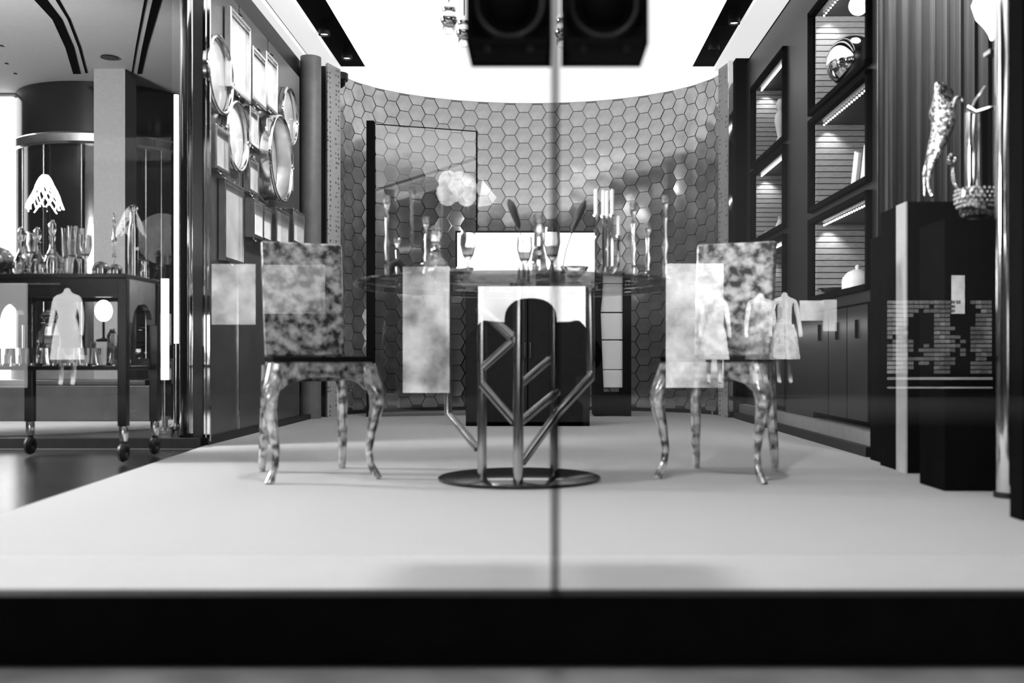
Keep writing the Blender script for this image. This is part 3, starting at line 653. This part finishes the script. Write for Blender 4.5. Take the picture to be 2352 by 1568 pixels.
# ------------------------------------------------------------------ right front: curtain, plinths, sculptures
cu = MB(); pts = []
for i in range(181):
    X = 1.66+1.2*i/180; pts.append((X, 4.88+.018*math.sin(i*.62)+.008*math.sin(i*1.9)))
n = len(pts)
cu.add([(x, y, 0) for x, y in pts]+[(x, y, ZC) for x, y in pts]+[(x, y+.012, 0) for x, y in pts]+[(x, y+.012, ZC) for x, y in pts], [(i, i+1, n+i+1, n+i) for i in range(n-1)]+[(2*n+i, 2*n+i+1, 3*n+i+1, 3*n+i) for i in range(n-1)])
tag(cu.build('pleated_curtain', 'curtain', None, True), 'dark pleated curtain hanging behind the figurines on the right', 'curtain')
light('curtain_wash', 'SPOT', (1.75, 4.45, 2.9), 240, (1.88, 4.88, 2.25), size=.05, spot=62, blend=1)
light('figurine_fill', 'SPOT', (1.25, 3.1, 2.9), 120, (1.70, 4.1, 1.38), size=.04, spot=26, blend=.6)  # unseen spot added to make the figurines sparkle
solo('black_plinth', MB().box(1.605, 1.75, 4.7, 4.84, 0, 1.07), 'matte_black', 'narrow black plinth beside the end of the shelving wall', 'plinth', (0, 0, 0), smooth=False, group='black plinths on the right', bevel=.002)
t = thing('black_plinth', 'tall black plinth with one side coloured as if lit under the silver cat', 'plinth', (1.562, 4.24, 0), 0, 'black plinths on the right')
MB().box(.004, .42, 0, .34, 0, 1.157).build('body', 'matte_black', t)
MB().box(-.004, .003, 0, .115, 0, 1.157).build('side_panel', 'pale', t)  # pale colour imitates light on this side of the plinth
solo('black_plinth', MB().box(1.487, 1.69, 3.66, 3.9, 0, 1.0), 'matte_black', 'front black plinth under the studded bowl', 'plinth', (0, 0, 0), smooth=False, group='black plinths on the right', bevel=.002)
t = thing('polished_column', 'slim polished column at the right edge of the window', 'column', (P(2317, 0, 3.5).x, 3.5, 0))
MB().lathe([(.046, 0), (.046, ZC)], seg=40).build('shaft', 'steel', t, True)
MB().lathe([(.05, 0), (.05, .02)], seg=40).build('base_ring', 'black', t, True)
struct('trim_5', MB().box(P(2341, 0, 3.0).x, P(2341, 0, 3.0).x+.14, 2.98, 3.06, 0, ZC), 'matte_black')
# rearing silver cat
DC = 4.38
def c3(x, y, dy=0): v = P(x, y, DC+dy); return (v.x, v.y, v.z)
cat = thing('cat_figure', 'silver leopard figure rearing on its hind legs on a black plinth', 'figurine', (0, 0, 0))
V = []
def cv(x, y, r, dy=0): V.append((*c3(x, y, dy), r)); return len(V)-1
hip = cv(2146, 348, .036); b1 = cv(2155, 320, .042); b2 = cv(2168, 290, .050); ch_ = cv(2170, 262, .054); nk = cv(2162, 238, .040); hd = cv(2162, 214, .040); mz = cv(2180, 213, .027); nz = cv(2190, 212, .018)
e1 = cv(2152, 196, .014, -.025); e1b = cv(2150, 186, .007, -.028); e2 = cv(2168, 197, .014, .025); e2b = cv(2168, 187, .007, .028)
f1 = cv(2188, 250, .014, -.03); f2 = cv(2193, 226, .011, -.035); f3 = cv(2206, 222, .010, -.035); f4 = cv(2212, 238, .010, -.035)
g1 = cv(2150, 258, .014, .035); g2 = cv(2144, 275, .010, .04); g3 = cv(2150, 292, .009, .03)
h1 = cv(2142, 368, .022, -.025); h2 = cv(2136, 392, .014, -.03); h3 = cv(2132, 420, .010, -.03); h4 = cv(2138, 446, .010, -.03); h5 = cv(2144, 453, .009, -.04)
k1 = cv(2134, 372, .018, .03); k2 = cv(2124, 395, .012, .035); k3 = cv(2124, 425, .009, .035); k4 = cv(2125, 453, .008, .03)
E = [(hip, b1), (b1, b2), (b2, ch_), (ch_, nk), (nk, hd), (hd, mz), (mz, nz), (hd, e1), (e1, e1b), (hd, e2), (e2, e2b), (ch_, f1), (f1, f2), (f2, f3), (f3, f4), (ch_, g1), (g1, g2), (g2, g3),
     (hip, h1), (h1, h2), (h2, h3), (h3, h4), (h4, h5), (hip, k1), (k1, k2), (k2, k3), (k3, k4)]
M['fur'] = mat('speckled_silver', .12, .2, .85, v2=.95, scale=60, sharp=(.4, .58), bump=.6)
skin('body', V, E, 'fur', cat)
fs = thing('silver_flower', 'silver flower bud on a bent stem beside the leopard', 'flower', (0, 0, 0))
MB().tube([P(2208, 452, 4.3), P(2200, 436, 4.3), P(2190, 412, 4.3), P(2189, 385, 4.3)], [.008, .009, .011, .009], 8).build('stem', 'fur', fs, True)
fl = MB()
for k in range(7):
    a = k*.9; fl.sphere(P(2187, 365, 4.3)+Vector((.013*math.cos(a), .013*math.sin(a*1.7), .014*math.sin(a))), .013, 8, 6)
fl.build('bud', 'fur', fs, True)
# vase on a studded bowl
DV = 3.76; vx = P(2243, 0, DV).x
vs = thing('studded_vase', 'chrome cylinder vase in a studded bowl on the front plinth', 'vase', (vx, DV, 1.0))
zz = lambda y: P(0, y, DV).z-1.0
MB().lathe([(.04, zz(440)), (.042, zz(430)), (.042, zz(258)), (.039, zz(258)), (.039, zz(300))], seg=32).build('cylinder', 'chrome', vs, True)
MB().lathe([(.035, zz(503)), (.05, zz(492)), (.066, zz(478)), (.076, zz(455)), (.073, zz(436)), (.06, zz(432)), (.04, zz(432))], seg=32).build('bowl', 'silver', vs, True)
MB().lathe([(.03, 0), (.032, .01), (.03, zz(500))], seg=24).build('foot', 'black', vs, True)
st = MB()
for r_ in range(5):
    for k in range(24):
        a = 2*math.pi*(k+.5*(r_ % 2))/24; rr = (.068, .0745, .077, .077, .074)[r_]
        st.sphere((rr*math.cos(a), rr*math.sin(a), zz(476-9.5*r_)), .0055, 6, 4)
st.build('studs', 'silver', vs, True)
cr = MB()
for k in range(16):
    a = 2*math.pi*k/16; cr.sphere((.052*math.cos(a), .052*math.sin(a), zz(489)), .011, 8, 6)
cr.build('bead_ring', 'crystal', vs, True)
tw = MB().tube([(-.03, -.02, zz(258)), (-.018, -.03, zz(235)), (.0, -.03, zz(220)), (.02, -.03, zz(203))], [.005, .004, .004, .004], 6)
tw.tube([(-.05, -.03, zz(252)), (-.02, -.04, zz(264)), (.03, -.04, zz(254)), (.09, -.03, zz(248))], [.012, .008, .007, .009], 8)
tw.build('twig', 'silver', vs, True)
# hanging flame lamp
fp = P(2278, 40, 3.75)
t = thing('flame_lamp', 'glowing white flame-shaped lamp hanging at the top right', 'lamp', (fp.x, 3.75, fp.z))
MB().lathe([(.004, -.085), (.012, -.06), (.03, -.03), (.055, 0), (.07, .05), (.05, .1)], seg=20).build('flame_shade', 'lamp', t, True)
MB().tube([(0, 0, .1), (0, 0, ZC-fp.z)], .004, 6).build('wire', 'black', t)
light('flame_lamp_light', 'POINT', (fp.x, 3.63, fp.z-.15), 1.2, size=.05)
sp = P(2298, 122, 3.95)
solo('glass_ledge', MB().box(-.055, .055, -.03, .03, -.008, .008).box(.045, .055, -.03, .03, .008, ZC-sp.z), 'silver', 'bright little ledge under the flame lamp', 'ledge', sp, smooth=False)

# ------------------------------------------------------------------ hanging pendants
def pendant(px, y0, y1, D, lab, r=.036):
    b = P(px, y1, D); h = P(px, y0, D).z-b.z
    t = thing('ball_pendant', lab, 'pendant', (b.x, D, b.z), 0, 'glass ball pendants')
    MB().sphere((0, 0, h*.2), r*.85, 20, 12).build('ball', 'crystal', t, True)
    MB().sphere((0, 0, h*.5), r*1.12, 20, 12).build('ball', 'chrome', t, True)
    MB().sphere((0, 0, h*.82), r*.9, 20, 12).build('ball', 'chrome', t, True)
    MB().tube([(0, 0, h), (0, 0, ZC-b.z)], .003, 6).build('wire', 'black', t)
pendant(1031, 8, 78, 4.6, 'glass ball pendant farthest left, clear of the black spotlight box')
pendant(1066, 38, 108, 4.8, 'glass ball pendant partly behind the left edge of black spotlight box')
pendant(1293, 30, 112, 4.6, 'glass ball pendant behind the pane joint and spotlight box')

# ------------------------------------------------------------------ twin spotlight box close to the window
DB = 2.16; bx0, bx1 = P(1070, 0, DB).x, P(1490, 0, DB).x; bz = P(0, 100, DB).z
t = thing('twin_spotlight', 'black twin spotlight box hanging at the top of the window', 'spotlight', ((bx0+bx1)/2, DB+.09, bz))
hb = (bx1-bx0)/2
for s_ in (-1, 1):
    xa, xb = sorted((s_*.012, s_*hb))
    md = MB()
    fw_ = .016
    md.box(xa, xb, -.09, -.085+.17, .0, .012).box(xa, xb, -.09, .08, .20, .212).box(xa, xa+.008, -.09, .08, 0, .212).box(xb-.008, xb, -.09, .08, 0, .212).box(xa, xb, -.03, .08, 0, .21)
    m_ = md.build('housing', 'matte_black', t)
    MB().torus(((xa+xb)/2, -.035, .105), .075, .009, 'y', 36, 8).build('lamp_ring', 'black', m_, True)
    MB().sphere(((xa+xb)/2, -.02, .105), .05, 20, 10).build('lens', 'matte_black', m_, True)
    MB().box(xa+(.014 if s_ < 0 else .016), xb-.014, -.085, -.06, -.034, -.016).build('lower_bar', 'matte_black', m_)
    for q_ in (.25, .75): MB().box(xa+(xb-xa)*q_-.006, xa+(xb-xa)*q_+.006, -.08, -.07, -.018, .002).build('bracket', 'black', m_)
MB().tube([(0, 0, .2), (0, 0, ZC-bz)], .012, 10).build('rod', 'black', t, True)

# ------------------------------------------------------------------ shop window: two panes, joint, sill
jx = P(1275, 0, GL).x
for n_, a, b in (('window_1', -4.2, jx-.009), ('window_2', jx+.009, 4.2)):
    o = MB().add([(a, GL, .0), (b, GL, .0), (b, GL, 3.4), (a, GL, 3.4)], [(0, 1, 2, 3)]).build(n_, 'window_glass'); o['kind'] = 'structure'
struct('trim_6', MB().box(jx-.009, jx+.009, GL-.005, GL+.005, 0, 3.4), 'joint')
sl = P(0, 1366, GL-.02).z
struct('trim_7', MB().box(-4.5, 4.5, GL-.03, GL+.03, -.125, sl), 'dust')

# ------------------------------------------------------------------ across the mall: what the window glass mirrors
struct('wall_opposite', MB().box(-14, 14, -14.2, -13.9, -.125, 6.5), 'matte_black')
of = thing('shop_front', 'lit shop front across the mall, mirrored in the window glass', 'shop front', (0, 0, 0))
def slab(pts, m, name='lit_panel', D=16.5, parent=of):
    return MB().prism([R(x, y, D) for x, y in pts], (0, -.05, 0)).build(name, m, parent)
def rect(x0, x1, y0, y1): return [(x0, y0), (x1, y0), (x1, y1), (x0, y1)]
M['sign1'] = glow('dim_lit_sign', 1.7, .4); M['sign0'] = glow('faint_sign', .45, .2, 2)
slab(rect(925, 1032, 612, 902), 'sign6', 'shop_window')
slab(rect(1530, 1662, 605, 890), 'sign6', 'shop_window')
slab([(1098, 657), (1345, 657), (1345, 770), (1320, 790), (1098, 785)], 'sign9', 'shop_window')
slab(rect(486, 585, 606, 745), 'sign6', 'shop_window')
slab(rect(1838, 1892, 690, 736), 'sign6', 'poster')
slab(rect(1892, 1922, 688, 760), 'sign3', 'poster')
slab(rect(605, 745, 608, 720), 'sign1', 'shop_window')
slab(rect(-40, 60, 650, 890), 'sign1', 'shop_window')
fl = MB()
for k in range(9): fl.sphere(R(1050+26*math.cos(k*1.9), 432+20*math.sin(k*2.6), 16.4), .16, 12, 8)
M['flower'] = glow('blob_glow', 6, .25, 3.5)
fl.build('blob_glow', 'flower', of, True)  # glowing spheres added for a bright blob in the glass, no real sign
slab([(1108, 412), (1140, 452), (1128, 470), (1098, 474)], 'sign6', 'cone_glow')  # glowing slab added for a bright cone in the glass
# cafe windows far right, with bars
rr = random.Random(4); g1, g2 = MB(), MB()
for cx_ in range(20):
    for cy_ in range(17):
        x0 = 2040+cx_*12; y0 = 690+cy_*10
        v_ = math.sin(cx_*.75+.6)+.8*math.sin(cy_*.55+cx_*.2)+rr.uniform(-.7, .7)-(1.6 if cx_ in (8, 15) else 0)
        if v_ > .75 or v_ > -.35:
            (g1 if v_ > .75 else g2).prism([R(x, y) for x, y in rect(x0, x0+10, y0, y0+7.5)], (0, -.05, 0))
for g_, m_ in ((g1, 'cafe'), (g2, 'sign0')):
    o = g_.build('cafe_panes', m_, of); o['kind'] = 'stuff'
slab(rect(2188, 2216, 632, 720), 'sign6', 'lantern')
slab(rect(2040, 2280, 866, 872), 'sign1', 'kerb_light'); slab(rect(2040, 2280, 888, 892), 'sign1', 'kerb_light')
# shop dummies
def dummy(px, ytop, yfoot, lab, skirt, top, D=16.35):
    b = R(px, yfoot, D); hh = R(px, ytop, D).z-b.z; k = hh/1.5
    t = thing('mannequin', lab, 'mannequin', (b.x, b.y, b.z), math.pi)
    B = [(0, 0, .88, .13, .10), (0, 0, 1.05, .11, .085), (0, 0, 1.22, .14, .10), (0, 0, 1.36, .13, .07), (0, 0, 1.43, .05, .05), (0, 0, 1.5, .05, .05)]
    for s_ in (-1, 1): B += [(s_*.17, 0, 1.34, .055), (s_*.22, -.01, 1.08, .04), (s_*.24, -.06, .86, .032), (s_*.24, -.08, .76, .035), (s_*.085, 0, .80, .085), (s_*.09, -.01, .46, .055), (s_*.09, 0, .12, .035), (s_*.09, -.05, .03, .035)]
    Ed = [(0, 1), (1, 2), (2, 3), (3, 4), (4, 5)]
    for o_ in (6, 14): Ed += [(3, o_), (o_, o_+1), (o_+1, o_+2), (o_+2, o_+3), (0, o_+4), (o_+4, o_+5), (o_+5, o_+6), (o_+6, o_+7)]
    skin('body', [tuple(c*k for c in v) for v in B], Ed, 'skin', t, 1)
    MB().lathe([(.15*k, .98*k), (.2*k, .8*k), (.25*k, .42*k), (.24*k, .42*k), (.14*k, .96*k)], seg=20, sy=.8).build('skirt', skirt, t, True)
    if top: MB().lathe([(.155*k, .98*k), (.13*k, 1.06*k), (.165*k, 1.2*k), (.17*k, 1.3*k), (.15*k, 1.33*k)], seg=20, sy=.75).build('blouse', top, t, True)
dummy(1640, 672, 885, 'white-dressed mannequin of the opposite shop, mirrored over the right chair', 'skin', 'skin')
dummy(1746, 672, 885, 'mannequin in a dark dress, mirrored beside the right chair back', 'cloth_dark', 'cloth_dark')
dummy(1802, 670, 885, 'mannequin in a patterned skirt, mirrored before the shelving', 'cloth_mid', None, 15.7)
dummy(155, 660, 890, 'white-shirted mannequin mirrored within the trolley', 'skin', 'skin')
# person crouching behind the camera, seen only as a dark shape mirrored in the glass
pr = thing('person', 'crouching person in a dark hooded jacket, arms raised, mirrored in the glass', 'person', (-.04, -.42, -.115))
B = [(0, .0, .30, .16, .14), (0, .02, .50, .18, .14), (0, .05, .66, .19, .13), (0, .07, .74, .12), (0, .1, .80, .13, .12), (0, .11, .87, .08)]
for s_ in (-1, 1): B += [(s_*.19, .06, .70, .085), (s_*.27, .14, .60, .06), (s_*.17, .26, .56, .045), (s_*.12, .06, .28, .09), (s_*.16, .32, .42, .07), (s_*.15, .12, .1, .05), (s_*.15, .24, .04, .045)]
Ed = [(0, 1), (1, 2), (2, 3), (3, 4), (4, 5)]
for o_ in (6, 13): Ed += [(2, o_), (o_, o_+1), (o_+1, o_+2), (0, o_+3), (o_+3, o_+4), (o_+4, o_+5), (o_+5, o_+6)]
skin('body', B, Ed, 'matte_black', pr)
